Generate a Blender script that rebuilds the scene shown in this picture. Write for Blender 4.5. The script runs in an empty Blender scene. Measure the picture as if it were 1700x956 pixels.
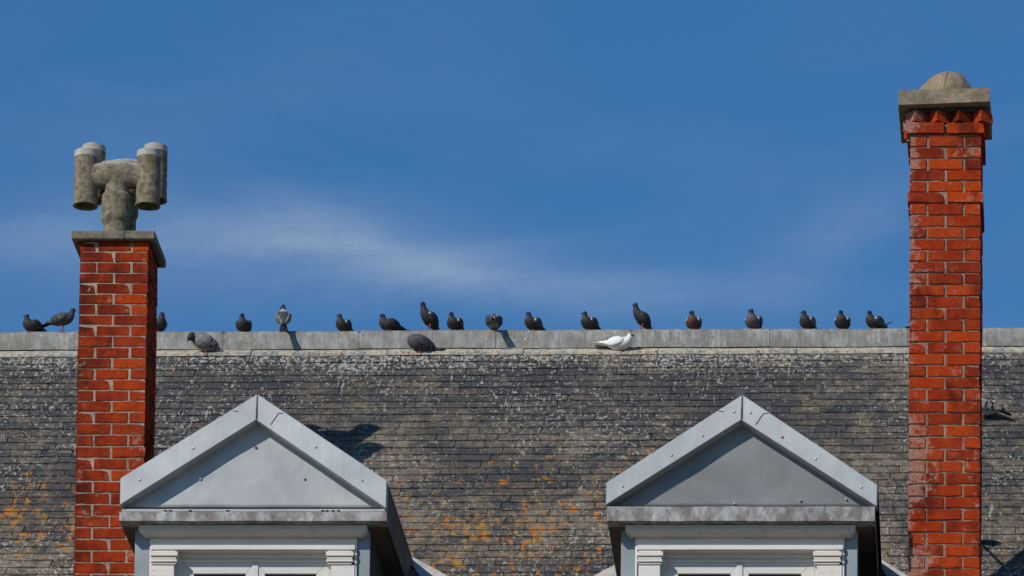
import bpy, bmesh, math, random
from mathutils import Vector, Matrix, noise
random.seed(7)
R = math.radians
SC = bpy.context.scene
COL = SC.collection

# ------------------------------------------------------------------ camera
FPX = 11400.0            # focal length in photo pixels (photo is 1700 wide)
PITCH = R(7.0)
VX, VY = 1890.0, 3228.0  # principal point of the uncropped picture
CAMZ = 1.6
cd = bpy.data.cameras.new('camera')
cam = bpy.data.objects.new('camera', cd); COL.objects.link(cam)
cd.sensor_width = 36.0
cd.lens = FPX / 1700 * 36
cd.shift_x = (850 - VX) / 1700
cd.shift_y = (VY - 478) / 1700
cd.clip_start = 1.0; cd.clip_end = 5000
cam.location = (0, 0, CAMZ); cam.rotation_euler = (R(90) + PITCH, 0, 0)
SC.camera = cam
SC.render.resolution_x = 1024; SC.render.resolution_y = 576

def at(px, py, Y):
    """world point seen at photo pixel (px,py) on the vertical plane y = Y"""
    u = (VY - py) / FPX; c, s = math.cos(PITCH), math.sin(PITCH)
    Z = Y * (u * c + s) / (c - u * s)
    zc = Y * c + Z * s
    return Vector(((px - VX) * zc / FPX, Y, Z + CAMZ))
def pix(p):
    c, s = math.cos(PITCH), math.sin(PITCH); Z = p[2] - CAMZ
    zc = p[1] * c + Z * s; up = -p[1] * s + Z * c
    return VX + FPX * p[0] / zc, VY - FPX * up / zc

# ------------------------------------------------------------------ sun and sky
SUN_D = Vector((.80, 1.0, -.87)).normalized()          # direction the light travels
EL = math.asin(-SUN_D.z); AZ = math.atan2(-SUN_D.x, -SUN_D.y)
sl = bpy.data.lights.new('sun', 'SUN'); so = bpy.data.objects.new('sun', sl); COL.objects.link(so)
sl.energy = 3.7; sl.angle = R(.5); sl.color = (1.0, .95, .87)
so.rotation_euler = SUN_D.to_track_quat('-Z', 'Y').to_euler(); so.location = (-20, 0, 40)
SC.view_settings.view_transform = 'Standard'; SC.view_settings.look = 'None'
SC.view_settings.exposure = 0; SC.view_settings.gamma = 1

class NT:
    """small helper around a node tree"""
    def __init__(s, tree): s.t = tree; tree.nodes.clear()
    def n(s, typ, ins=None, **props):
        nd = s.t.nodes.new(typ)
        for k, v in props.items(): setattr(nd, k, v)
        for k, v in (ins or {}).items():
            if isinstance(v, bpy.types.NodeSocket): s.t.links.new(v, nd.inputs[k])
            else: nd.inputs[k].default_value = v
        return nd
    def m(s, op, a, b=0.0, c=None, clamp=False):
        i = {0: a, 1: b}
        if c is not None: i[2] = c
        return s.n('ShaderNodeMath', i, operation=op, use_clamp=clamp).outputs[0]
    def mix(s, f, a, b, bt='MIX'):
        nd = s.n('ShaderNodeMix', None, data_type='RGBA', blend_type=bt)
        for k, v in ((0, f), (6, a), (7, b)):
            if isinstance(v, bpy.types.NodeSocket): s.t.links.new(v, nd.inputs[k])
            else: nd.inputs[k].default_value = v if k == 0 else (*v[:3], 1)
        return nd.outputs[2]
    def noise(s, vec, scale, detail=4, rough=.55, dist=0.0, col=False):
        nd = s.n('ShaderNodeTexNoise', {'Vector': vec, 'Scale': scale, 'Detail': detail, 'Roughness': rough, 'Distortion': dist})
        return nd.outputs[1 if col else 0]
    def ramp(s, f, lo, hi, a=0.0, b=1.0, smooth=True):
        return s.n('ShaderNodeMapRange', {0: f, 1: lo, 2: hi, 3: a, 4: b}, interpolation_type='SMOOTHSTEP' if smooth else 'LINEAR').outputs[0]
    def scl(s, vec, xyz, rot=(0, 0, 0)):
        return s.n('ShaderNodeMapping', {'Vector': vec, 'Scale': xyz, 'Rotation': rot}).outputs[0]

world = bpy.data.worlds.new('World'); SC.world = world; world.use_nodes = True
w = NT(world.node_tree)
sky = w.n('ShaderNodeTexSky', None, sky_type='NISHITA', sun_disc=False, sun_elevation=EL, sun_rotation=AZ,
          air_density=1.0, dust_density=0.15, ozone_density=4.0)
tint = w.mix(1.0, sky.outputs[0], (.51, 1.01, 1.34), 'MULTIPLY')
dirv = w.n('ShaderNodeTexCoord').outputs['Generated']
sep = w.n('ShaderNodeSeparateXYZ', {0: dirv})
# plane-like coordinates of the high thin cloud: stretched veils
uu = w.m('DIVIDE', sep.outputs[0], w.m('MAXIMUM', w.m('ABSOLUTE', sep.outputs[1]), .05))
vv = w.m('DIVIDE', sep.outputs[2], w.m('MAXIMUM', w.m('ABSOLUTE', sep.outputs[1]), .05))
cv = w.n('ShaderNodeCombineXYZ', {0: uu, 1: vv, 2: 0.0}).outputs[0]
n1 = w.noise(w.scl(cv, (14, 42, 1), (0, 0, R(14))), 1.0, 6, .6, .8)
n2 = w.noise(w.scl(cv, (70, 190, 1), (0, 0, R(-12))), 1.0, 7, .68, 1.2)
def blob(px, py, sx, sy, rot=0.0):
    d = at(px, py, 1000) - Vector((0, 0, CAMZ)); a, b = d.x / d.y, d.z / d.y
    x = w.m('SUBTRACT', uu, a); y = w.m('SUBTRACT', vv, b)
    cr, sr = math.cos(rot), math.sin(rot)
    xr = w.m('ADD', w.m('MULTIPLY', x, cr), w.m('MULTIPLY', y, sr))
    yr = w.m('SUBTRACT', w.m('MULTIPLY', y, cr), w.m('MULTIPLY', x, sr))
    q = w.m('ADD', w.m('POWER', w.m('ABSOLUTE', w.m('DIVIDE', xr, sx / FPX)), 2.0), w.m('POWER', w.m('ABSOLUTE', w.m('DIVIDE', yr, sy / FPX)), 2.0))
    return w.m('EXPONENT', w.m('MULTIPLY', q, -1.0))
cl = w.m('MULTIPLY', blob(420, 405, 380, 78, R(-4)), .8)
for a in ((760, 455, 330, 42, R(-11), .5), (560, 370, 130, 38, R(-20), .35), (1380, 400, 150, 60, R(30), .32), (60, 400, 230, 50, 0, .45), (1150, 480, 330, 34, R(-3), .32), (330, 190, 260, 70, R(15), .1), (820, 190, 300, 70, R(-15), .1)):
    cl = w.m('ADD', cl, w.m('MULTIPLY', blob(*a[:5]), a[5]))
cl = w.m('MULTIPLY', cl, w.ramp(n1, .25, .75, .45, 1.1))
cl = w.m('MULTIPLY', cl, w.ramp(n2, .3, .72, .84, 1.1))
base = w.m('MULTIPLY', w.ramp(n1, .35, .75), .10)        # faint veil everywhere
cl = w.m('MULTIPLY', w.m('ADD', cl, base, None, True), .43)
skyc = w.mix(cl, tint, (6.3, 7.5, 8.4))
bg = w.n('ShaderNodeBackground', {'Color': skyc, 'Strength': 0.075})
w.n('ShaderNodeOutputWorld', {'Surface': bg.outputs[0]})

# ------------------------------------------------------------------ object helpers
def link(name, me_or_none, parent=None, mats=None, **props):
    o = bpy.data.objects.new(name, me_or_none); COL.objects.link(o)
    if parent: o.parent = parent
    for k, v in props.items(): o[k] = v
    return o
def mesh_from(bm, name, mat, smooth=False):
    me = bpy.data.meshes.new(name); bm.normal_update(); bm.to_mesh(me); bm.free()
    if mat: me.materials.append(mat)
    if smooth:
        for p in me.polygons: p.use_smooth = True
    return me
def obj(name, bm, mat, parent=None, smooth=False, **props):
    return link(name, mesh_from(bm, name, mat, smooth), parent, **props)
def sharp(o, ang=35):
    o.data.polygons.foreach_set('use_smooth', [True] * len(o.data.polygons))
    o.data.set_sharp_from_angle(angle=R(ang)); return o
def hexa(bm, P):
    """8 corners: bottom 4 ccw then top 4"""
    v = [bm.verts.new(p) for p in P]
    for f in ((3, 2, 1, 0), (4, 5, 6, 7), (0, 1, 5, 4), (1, 2, 6, 5), (2, 3, 7, 6), (3, 0, 4, 7)):
        bm.faces.new([v[i] for i in f])
    return v
def box(bm, x0, x1, y0, y1, z0, z1):
    return hexa(bm, [(x0, y0, z0), (x1, y0, z0), (x1, y1, z0), (x0, y1, z0), (x0, y0, z1), (x1, y0, z1), (x1, y1, z1), (x0, y1, z1)])
def bevel(bm, w_, seg=1):
    bmesh.ops.bevel(bm, geom=bm.edges[:] , offset=w_, segments=seg, profile=.5, affect='EDGES', clamp_overlap=True)
def bbox_part(name, x0, x1, y0, y1, z0, z1, mat, parent, bv=.003, **pr):
    bm = bmesh.new(); box(bm, x0, x1, y0, y1, z0, z1)
    if bv: bevel(bm, bv)
    return obj(name, bm, mat, parent, **pr)
def prism(bm, pts, y0, y1, skew=0.0):
    """extrude an x-z outline from y0 (front) to y1 (back)"""
    a = [bm.verts.new((p[0], y0, p[1])) for p in pts]
    b = [bm.verts.new((p[0] + skew * (y1 - y0), y1, p[1])) for p in pts]
    n = len(pts); bm.faces.new(a); bm.faces.new(b[::-1])
    for i in range(n): bm.faces.new((a[(i + 1) % n], a[i], b[i], b[(i + 1) % n]))
    bmesh.ops.recalc_face_normals(bm, faces=bm.faces[:])
def loft(bm, rings, close=True):
    vs = [[bm.verts.new(p) for p in r] for r in rings]; n = len(vs[0])
    for a, b in zip(vs, vs[1:]):
        for i in range(n): bm.faces.new((a[i], a[(i + 1) % n], b[(i + 1) % n], b[i]))
    if close: bm.faces.new(vs[0][::-1]); bm.faces.new(vs[-1])
    return vs
def tube(bm, p0, p1, r0, r1, n=20, r_in=None):
    p0, p1 = Vector(p0), Vector(p1); d = (p1 - p0).normalized()
    a = d.orthogonal().normalized(); b = d.cross(a)
    def ring(p, r): return [p + (a * math.cos(t) + b * math.sin(t)) * r for t in [2 * math.pi * i / n for i in range(n)]]
    if r_in is None: loft(bm, [ring(p0, r0), ring(p1, r1)])
    else:
        vs = loft(bm, [ring(p0, r0), ring(p0.lerp(p1, .33), r0 * .66 + r1 * .34), ring(p0.lerp(p1, .66), r0 * .34 + r1 * .66), ring(p1, r1), ring(p1, r_in), ring(p0, r_in)], False)
        for i in range(n): bm.faces.new((vs[-1][i], vs[-1][(i + 1) % n], vs[0][(i + 1) % n], vs[0][i]))

# ------------------------------------------------------------------ materials
def new_mat(name):
    m = bpy.data.materials.new(name); m.use_nodes = True
    return m, NT(m.node_tree)
def finish(t, col, rough, bump=None, bs=.3, bd=.01, metal=0.0, spec=.4):
    ins = {'Base Color': col, 'Roughness': rough, 'Metallic': metal, 'Specular IOR Level': spec}
    if isinstance(col, tuple): ins['Base Color'] = (*col[:3], 1)
    if bump is not None:
        ins['Normal'] = t.n('ShaderNodeBump', {'Height': bump, 'Strength': bs, 'Distance': bd}).outputs[0]
    p = t.n('ShaderNodeBsdfPrincipled', ins)
    t.n('ShaderNodeOutputMaterial', {'Surface': p.outputs[0]})
def pos(t): return t.n('ShaderNodeNewGeometry').outputs['Position']
def rnd(t):
    o = t.n('ShaderNodeObjectInfo').outputs['Random']; i = t.n('ShaderNodeNewGeometry').outputs['Random Per Island']
    return t.m('FRACT', t.m('ADD', o, i))

def plain(name, col, rough=.7, var=.15, sc=6, bs=.2, metal=0., spec=.4):
    m, t = new_mat(name); p = pos(t); n = t.noise(p, sc, 6, .6)
    c = t.mix(t.ramp(n, .3, .7), tuple(x * (1 - var) for x in col), tuple(min(1, x * (1 + var)) for x in col))
    finish(t, c, rough, t.noise(p, sc * 12, 4), bs, .004, metal, spec)
    return m

def mat_brick(name, hue_dark, effl, soot_x=None, effl_x=None):
    m, t = new_mat(name); p = pos(t); r = rnd(t)
    ramp = t.n('ShaderNodeValToRGB', {0: r}); e = ramp.color_ramp.elements
    e[0].position = 0; e[0].color = (.21, .020, .007, 1); e[1].position = 1; e[1].color = (.36, .036, .006, 1)
    for ps, c in ((.15, (.17, .018, .009, 1)), (.28, (.30, .029, .006, 1)), (.45, (.42, .050, .007, 1)), (.62, (.35, .045, .012, 1)), (.8, (.24, .024, .008, 1))):
        x = e.new(ps); x.color = c
    c = ramp.outputs[0]
    n1 = t.noise(p, 9, 5, .6); n2 = t.noise(p, 45, 5, .65)
    c = t.mix(t.ramp(n1, .35, .7, 0, .5), c, (.42, .058, .010))
    c = t.mix(t.ramp(n2, .45, .8, 0, .55), c, (.10, .016, .008))
    zz = t.n('ShaderNodeSeparateXYZ', {0: p})
    # soot
    ns = t.noise(t.scl(p, (1, 1, .6)), 4.5, 5, .65)
    s = t.ramp(ns, .47, .68, 0, .75)
    if soot_x:
        s = t.m('MAXIMUM', s, t.m('MULTIPLY', t.ramp(zz.outputs[0], soot_x[0], soot_x[1], 1, 0), t.ramp(t.noise(p, 7, 4), .35, .6, .1, .85)))
    c = t.mix(s, c, (.045, .010, .007))
    # efflorescence: pale salts, more on the weathered side
    ne = t.noise(p, 17, 8, .78, .3); nb = t.noise(p, 4.5, 4, .6)
    k = t.m('ADD', ne, t.m('MULTIPLY', t.m('SUBTRACT', nb, .5), .9))
    if effl_x: k = t.m('ADD', k, t.m('MULTIPLY', t.ramp(zz.outputs[0], effl_x[0], effl_x[1], 1, 0), effl_x[2]))
    if effl: k = t.m('ADD', k, t.m('MULTIPLY', t.ramp(zz.outputs[2], effl[0], effl[1], 1, 0), effl[2]))
    c = t.mix(t.m('MULTIPLY', t.ramp(k, .64, .74, 0, .8), t.ramp(t.noise(p, 75, 4, .7), .35, .55, .25, 1)), c, (.36, .22, .165))
    mo = t.noise(p, 6, 5, .6)
    c = t.mix(t.ramp(mo, .62, .72, 0, .25), c, (.24, .12, .03))
    finish(t, c, .85, t.m('ADD', t.noise(p, 60, 6, .7), t.m('MULTIPLY', ne, 1.2)), .8, .008, 0, .06)
    return m
def mat_mortar(name, col):
    m, t = new_mat(name); p = pos(t); n = t.noise(p, 22, 6, .7)
    c = t.mix(t.ramp(n, .3, .7), tuple(x * .55 for x in col), tuple(x * 1.15 for x in col))
    c = t.mix(t.ramp(t.noise(p, 3, 4), .4, .7, 0, .6), c, (.19, .11, .075))
    finish(t, c, .95, t.noise(p, 90, 5, .7), .8, .008, 0, .1); return m

def mat_zinc(name, col, streak=.25, fine=34, dirt=(.16, .13, .115), dirtamt=.0, spots=0.0, rough=.5):
    m, t = new_mat(name); p = pos(t)
    big = t.noise(p, 2.3, 5, .55, .4); c = t.mix(t.ramp(big, .3, .72), tuple(x * .80 for x in col), tuple(x * 1.10 for x in col))
    c = t.mix(t.ramp(t.noise(p, 7, 6, .7, .8), .52, .78, 0, .35), c, tuple(x * k_ for x, k_ in zip(col, (.80, .76, .72))))
    c = t.mix(t.ramp(t.noise(t.scl(p, (9, 9, 40), (0, R(32), 0)), 1.0, 5, .7), .62, .76, 0, .22), c, tuple(x * .62 for x in col))
    st = t.noise(t.scl(p, (fine, fine, 1.6)), 1.0, 6, .65)
    c = t.mix(t.ramp(st, .35, .75, 0, streak), c, tuple(x * .55 for x in col))
    c = t.mix(t.ramp(t.noise(t.scl(p, (fine * 1.5, fine * 1.5, 6)), 1.0, 5, .65), .57, .70, 0, min(1, streak * 1.1)), c, (.55, .53, .47))
    if dirtamt:
        d = t.noise(t.scl(p, (12, 12, 7)), 1.0, 6, .7, .3)
        c = t.mix(t.ramp(d, .35, .62, 0, dirtamt), c, dirt)
    if spots:
        v = t.noise(p, 42, 3, .5); c = t.mix(t.ramp(v, .66, .71, 0, spots), c, (.06, .045, .035))
        v = t.noise(t.scl(p, (60, 60, 22)), 1.0, 3, .5); c = t.mix(t.ramp(v, .68, .73, 0, spots), c, (.62, .6, .55))
    g = t.noise(p, 160, 3, .6)
    finish(t, c, t.ramp(big, .2, .8, rough - .08, rough + .12), t.m('ADD', t.m('MULTIPLY', big, 1.5), t.m('MULTIPLY', g, .05)), .25, .02, .15, .4)
    return m

def mat_guano_strip():
    m, t = new_mat('flashing_droppings'); p = pos(t)
    c = t.mix(t.ramp(t.noise(p, 3, 4), .3, .7), (.22, .235, .23), (.32, .33, .31))
    n = t.noise(t.scl(p, (1, .7, .7)), 26, 6, .7, .4); b = t.noise(p, 1.6, 3)
    k = t.m('ADD', n, t.m('MULTIPLY', t.m('SUBTRACT', b, .5), .35))
    c = t.mix(t.ramp(k, .43, .56, 0, .95), c, (.52, .43, .30))
    c = t.mix(t.ramp(t.noise(p, 13, 5, .7), .52, .62, 0, .6), c, (.20, .19, .17))
    c = t.mix(t.ramp(t.noise(p, 48, 5, .65), .56, .62, 0, .95), c, (.16, .065, .03))
    c = t.mix(t.ramp(t.noise(p, 70, 3, .6), .65, .70, 0, .8), c, (.62, .58, .50))
    finish(t, c, .85, n, .6, .008, 0, .2); return m

def mat_slate():
    m, t = new_mat('slate'); p = pos(t); r = rnd(t)
    ramp = t.n('ShaderNodeValToRGB', {0: r}); e = ramp.color_ramp.elements
    e[0].color = (.036, .036, .041, 1); e[1].color = (.060, .053, .048, 1)
    for ps, c in ((.2, (.060, .058, .058, 1)), (.42, (.034, .035, .041, 1)), (.6, (.068, .060, .051, 1)), (.8, (.046, .045, .048, 1))):
        x = e.new(ps); x.color = c
    c = ramp.outputs[0]
    # lichens: large regions, then blotches, then grain within each slate
    q = t.scl(p, (1, .72, .72))
    reg = t.noise(p, .9, 4, .6); mid = t.noise(q, 5.5, 7, .75, .5); fin = t.noise(t.scl(p, (1, .8, .8)), 24, 7, .8, .5)
    lich = mid
    k = t.m('ADD', t.m('ADD', t.m('MULTIPLY', mid, .62), t.m('MULTIPLY', fin, .38)), t.m('ADD', t.m('MULTIPLY', t.m('SUBTRACT', reg, .5), .42), t.m('MULTIPLY', t.m('SUBTRACT', r, .5), .05)))
    y_ = t.n('ShaderNodeSeparateXYZ', {0: p}).outputs[1]; k = t.m('ADD', k, t.ramp(y_, YR - 1.3, YR - .4, .012, -.045))
    c = t.mix(t.ramp(k, .44, .58, 0, .85), c, (.140, .112, .080))
    c = t.mix(t.ramp(k, .54, .64, 0, .85), c, (.205, .172, .128))
    c = t.mix(t.ramp(t.noise(q, 26, 7, .78, .3), .50, .66, 0, .85), c, (.018, .018, .021))
    c = t.mix(t.ramp(t.noise(q, 15, 6, .7), .58, .70, 0, .45), c, (.10, .098, .04))
    c = t.mix(t.ramp(t.noise(q, 8, 5, .7), .60, .72, 0, .4), c, (.085, .085, .105))
    # vertical washes
    wv = t.noise(t.scl(p, (16, 2.0, 2.0)), 1.0, 5, .6)
    c = t.mix(t.ramp(wv, .60, .78, 0, .45), c, (.155, .15, .145))
    z = t.n('ShaderNodeSeparateXYZ', {0: p}).outputs[1]
    # white droppings and pale crustose lichen
    ps = t.scl(p, (1, .55, .55)); sp = t.noise(ps, 44, 5, .7, .5); mk = t.noise(p, 1.3, 4, .6)
    near = t.ramp(z, YR - .46, YR - .20, 0, .085)           # thick right below the ridge, where the birds sit
    lo = t.ramp(z, YR - 2.0, YR - 2.8, 0, .045)
    ks = t.m('ADD', t.m('ADD', sp, t.m('MULTIPLY', t.m('SUBTRACT', mk, .5), .28)), t.m('ADD', near, lo))
    c = t.mix(t.ramp(ks, .58, .64, 0, .85), c, (.40, .37, .32))
    vo = t.n('ShaderNodeTexVoronoi', {'Vector': t.n('ShaderNodeVectorMath', {0: ps, 1: t.noise(p, 30, 3, .5, 0, True)}, operation='ADD').outputs[0], 'Scale': 19.0}, feature='F1')
    vr = t.n('ShaderNodeSeparateColor', {0: vo.outputs['Color']})
    dot = t.m('MULTIPLY', t.ramp(vo.outputs['Distance'], .10, .17, 1, 0), t.ramp(t.m('ADD', vr.outputs[0], t.m('MULTIPLY', mk, .5)), .60, .70))
    c = t.mix(t.m('MULTIPLY', dot, .9), c, (.48, .46, .40))
    dr = t.noise(t.scl(p, (48, 4.5, 4.5)), 1.0, 4, .6, .3)
    c = t.mix(t.m('MULTIPLY', t.ramp(dr, .60, .68, 0, .75), t.ramp(t.noise(p, 2.2, 4, .6), .52, .62)), c, (.42, .40, .36))
    # orange lichen: clusters on the lower slope
    og = t.noise(t.scl(p, (1, .5, .5)), 20, 6, .72, .4); orr = t.noise(p, 1.1, 3, .5); oz = t.ramp(z, YR - 1.9, YR - .70, .058, -.075)
    ox = t.n('ShaderNodeSeparateXYZ', {0: p}).outputs[0]; oc2 = t.noise(t.scl(p, (1, .6, .6)), 4.2, 3, .5)
    k = t.m('ADD', t.m('ADD', og, t.m('MULTIPLY', t.m('SUBTRACT', orr, .5), .22)), t.m('ADD', oz, t.m('MULTIPLY', t.m('SUBTRACT', oc2, .5), .28)))
    k = t.m('ADD', k, t.ramp(ox, -3.4, -2.4, 0, -.085))
    oc = t.mix(t.ramp(t.noise(p, 9, 4), .42, .6), (.33, .17, .03), (.42, .14, .014))
    c = t.mix(t.m('MULTIPLY', t.ramp(k, .62, .66, 0, .95), t.ramp(t.noise(t.scl(p, (1, .7, .7)), 40, 4, .7), .30, .5, .3, 1)), c, oc)
    hgt = t.m('ADD', t.m('MULTIPLY', lich, 1.0), t.m('MULTIPLY', t.noise(p, 70, 5, .7), .5))
    finish(t, c, t.ramp(lich, .3, .7, .72, .95), hgt, .6, .010, 0, .25); return m

def mat_stone(name, dark, light, moss=(.10, .09, .03), mossamt=.5, sc=14, bleach=0.0):
    m, t = new_mat(name); p = pos(t); n = t.noise(p, sc, 7, .7, .3)
    c = t.mix(t.ramp(n, .32, .68), dark, light)
    c = t.mix(t.ramp(t.noise(p, sc * .5, 5, .65), .48, .7, 0, mossamt), c, moss)
    c = t.mix(t.ramp(t.noise(p, sc * 4.5, 4, .6), .6, .72, 0, .6), c, tuple(min(.6, x * 1.9) for x in light))
    c = t.mix(t.ramp(t.noise(p, sc * 3, 4, .6), .58, .74, 0, .6), c, tuple(x * .45 for x in dark))
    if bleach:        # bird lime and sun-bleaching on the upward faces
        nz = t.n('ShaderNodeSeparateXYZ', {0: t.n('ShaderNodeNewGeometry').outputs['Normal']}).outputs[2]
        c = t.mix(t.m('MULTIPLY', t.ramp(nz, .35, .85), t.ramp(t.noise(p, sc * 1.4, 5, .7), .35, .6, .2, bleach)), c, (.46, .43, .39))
    finish(t, c, .95, t.m('ADD', n, t.m('MULTIPLY', t.noise(p, sc * 7, 5, .7), .6)), .8, .012, 0, .15); return m

def mat_paint(name, col, rust=0.0):
    m, t = new_mat(name); p = pos(t); g = t.noise(t.scl(p, (2, 9, 30)), 1.0, 6, .65)
    c = t.mix(t.ramp(g, .35, .75), col, tuple(x * .86 for x in col))
    c = t.mix(t.ramp(t.noise(p, 9, 6, .7), .52, .78, 0, .45), c, (.36, .31, .25))
    cr = t.noise(t.scl(p, (6, 40, 90)), 1.0, 4, .7); c = t.mix(t.ramp(cr, .68, .76, 0, .55), c, (.22, .17, .12))
    if rust:
        rn = t.noise(p, 17, 3, .5); c = t.mix(t.ramp(rn, .66, .72, 0, rust), c, (.45, .16, .02))
    finish(t, c, .6, t.m('ADD', g, cr), .25, .004, 0, .3); return m

YR = 45.10          # y of the ridge
YL = 42.23          # front of the left chimney
YQ = 41.47          # front of the right chimney
YD = 41.20          # front plane of the dormers' verges
CH_L = at(131.2, 500, YL).x; CH_R = at(1510, 500, YQ).x
M = {}
M['brick_left'] = mat_brick('red_brick', 0, (at(0, 760, YL).z, at(0, 640, YL).z, .05), (CH_L + .02, CH_L + .26), (CH_L, CH_L + .4, .0))
M['brick_right'] = mat_brick('red_brick_salted', 0, (at(0, 800, YQ).z, at(0, 400, YQ).z, .03), None, (CH_R - .02, CH_R + .20, .22))
M['mortar_left'] = mat_mortar('mortar', (.40, .29, .22)); M['mortar_right'] = mat_mortar('rough_mortar', (.33, .215, .15))
M['zinc'] = mat_zinc('zinc', (.44, .455, .452), .2)
M['zinc_green'] = mat_zinc('aged_zinc', (.20, .203, .202), .03)
M['zinc_tymp'] = mat_zinc('pale_zinc', (.375, .385, .38), .06)
M['zinc_stained'] = mat_zinc('stained_zinc', (.34, .345, .335), .5, 45, (.105, .08, .065), .85, .5)
M['zinc_ridge'] = mat_zinc('ridge_zinc', (.345, .345, .32), 1.0, 58, (.135, .12, .095), .75, 1.0, .65)
M['zinc_dark_shaded'] = mat_zinc('dark_shaded_zinc', (.06, .066, .075), .2, rough=.6)  # dark joints and sheets; also carries the painted shade of the dormer sides
M['zinc_blue'] = mat_zinc('blue_zinc', (.25, .275, .29), .10)
M['strip'] = mat_guano_strip()
M['slate'] = mat_slate()
M['cap_stone'] = mat_stone('cap_concrete', (.12, .10, .075), (.24, .205, .155), (.14, .12, .06), .3)
M['cap_light'] = mat_stone('sandy_concrete', (.17, .135, .09), (.31, .25, .175), (.17, .135, .05), .4)
M['dome'] = mat_stone('dome_mortar', (.20, .15, .095), (.35, .265, .175), (.16, .13, .09), .45, 9)
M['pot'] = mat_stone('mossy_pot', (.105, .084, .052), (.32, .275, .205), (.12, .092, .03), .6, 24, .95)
M['pot_rim'] = mat_stone('bleached_pot', (.34, .31, .27), (.48, .45, .40), (.20, .18, .13), .3, 18)
M['pot_in'] = plain('dark_inside', (.02, .018, .016), .95)  # near-black filling for the uprights of the pots
M['paint'] = mat_paint('white_paint', (.66, .62, .57)); M['paint_rust'] = mat_paint('white_paint_rusty', (.68, .62, .55), .8)
M['cream'] = mat_paint('cream_paint', (.56, .52, .45), .5)
M['frame'] = mat_paint('frame_paint', (.62, .585, .53))
M['soffit'] = plain('soffit_wood', (.10, .085, .07), .8, .3)
M['cheek'] = plain('cheek_slate', (.045, .040, .036), .8, .4, 10, .4)
M['dark'] = plain('dark_gap', (.03, .028, .026), .9)
M['deck'] = plain('roof_boards', (.03, .027, .025), .9)
M['flash'] = mat_stone('whitened_lead', (.36, .33, .30), (.55, .52, .48), (.25, .10, .05), .2, 12)
M['rivet'] = plain('rivet', (.40, .43, .45), .45, .1, metal=.3)
M['rust'] = plain('rusty_rivet', (.28, .09, .03), .8)
M['wall'] = plain('rendered_wall', (.45, .40, .33), .9)
M['ground'] = plain('paving', (.21, .185, .15), .9, .2, .8)
m, t = new_mat('window_glass'); p = t.n('ShaderNodeBsdfPrincipled', {'Base Color': (.02, .03, .045, 1), 'Roughness': .05, 'Specular IOR Level': .8}); t.n('ShaderNodeOutputMaterial', {'Surface': p.outputs[0]}); M['glass'] = m

# ------------------------------------------------------------------ ground
bm = bmesh.new(); vv_ = [bm.verts.new(p) for p in ((-2500, -2500, 0), (2500, -2500, 0), (2500, 2500, 0), (-2500, 2500, 0))]; bm.faces.new(vv_)
obj('ground', bm, M['ground'], None, kind='structure')

# ------------------------------------------------------------------ house
house = link('house', None); house.location = (-3.5, YR, 0)
house['label'] = 'old brick and slate roofed house with zinc gabled dormers and two red brick chimneys'
house['category'] = 'house'
bpy.context.view_layer.update()
HINV = Matrix.Translation((3.5, -YR, 0))
def hpart(o):            # parent to the house, keeping world coordinates
    o.parent = house; o.matrix_parent_inverse = HINV; return o
def hempty(name, **pr):
    o = link(name, None, **pr); return hpart(o)

# roof plane: z = RZ(x,y)
STRIP_TOP = at(850, 578, YR - .10)
RY0 = YR - .175
P0 = at(850, 591.0, RY0)
TILT = .0046
def RZ(x, y): return P0.z + (y - RY0) * 1.0 + TILT * (x - P0.x)
def on_roof(px, py, lift=0.0):
    lo, hi = YR - 6.0, YR
    for _ in range(50):
        y = (lo + hi) / 2; p = at(px, py, y)
        if p.z - RZ(p.x, y) > lift: lo = y
        else: hi = y
    return at(px, py, (lo + hi) / 2)

XA, XB = -10.2, 2.6      # roof runs on both ways past the picture
YE = YR - 4.75           # eaves
roof = hempty('roof')
bm = bmesh.new()
def rpt(x, y, d): return (x, y + d * .7071, RZ(x, y) - d * .7071)
hexa(bm, [rpt(XA, YE, .06), rpt(XB, YE, .06), rpt(XB, YR - .05, .06), rpt(XA, YR - .05, .06), rpt(XA, YE, .028), rpt(XB, YE, .028), rpt(XB, YR - .05, .028), rpt(XA, YR - .05, .028)])
obj('roof_deck', bm, M['deck'], roof)
bm = bmesh.new()
zr = RZ(0, YR - .05)
hexa(bm, [(XA, YR + .05, zr - .1 + TILT * XA), (XB, YR + .05, zr - .1 + TILT * XB), (XB, YR + 4.7, zr - 4.75), (XA, YR + 4.7, zr - 4.75),
          (XA, YR + .05, zr + TILT * XA), (XB, YR + .05, zr + TILT * XB), (XB, YR + 4.7, zr - 4.65), (XA, YR + 4.7, zr - 4.65)])
obj('rear_slope', bm, M['slate'], roof)
zwall = RZ(0, YE) - .15
bm = bmesh.new(); box(bm, XA + .2, XB - .2, YE + .25, YR + 4.4, 0.0, zwall)
hpart(obj('wall', bm, M['wall']))
# gable ends
for xg in (XA + .2, XB - .5):
    bm = bmesh.new(); z0 = zwall + .002
    P = [(YE + .35, z0), (YR + 4.3, z0), (YR, RZ(xg, YR) - .25)]
    a = [bm.verts.new((xg, y, z)) for y, z in P]; b = [bm.verts.new((xg + .3, y, z)) for y, z in P]
    bm.faces.new(a[::-1]); bm.faces.new(b)
    for i in range(3): bm.faces.new((a[i], a[(i + 1) % 3], b[(i + 1) % 3], b[i]))
    hpart(obj('gable_wall', bm, M['wall']))

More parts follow.
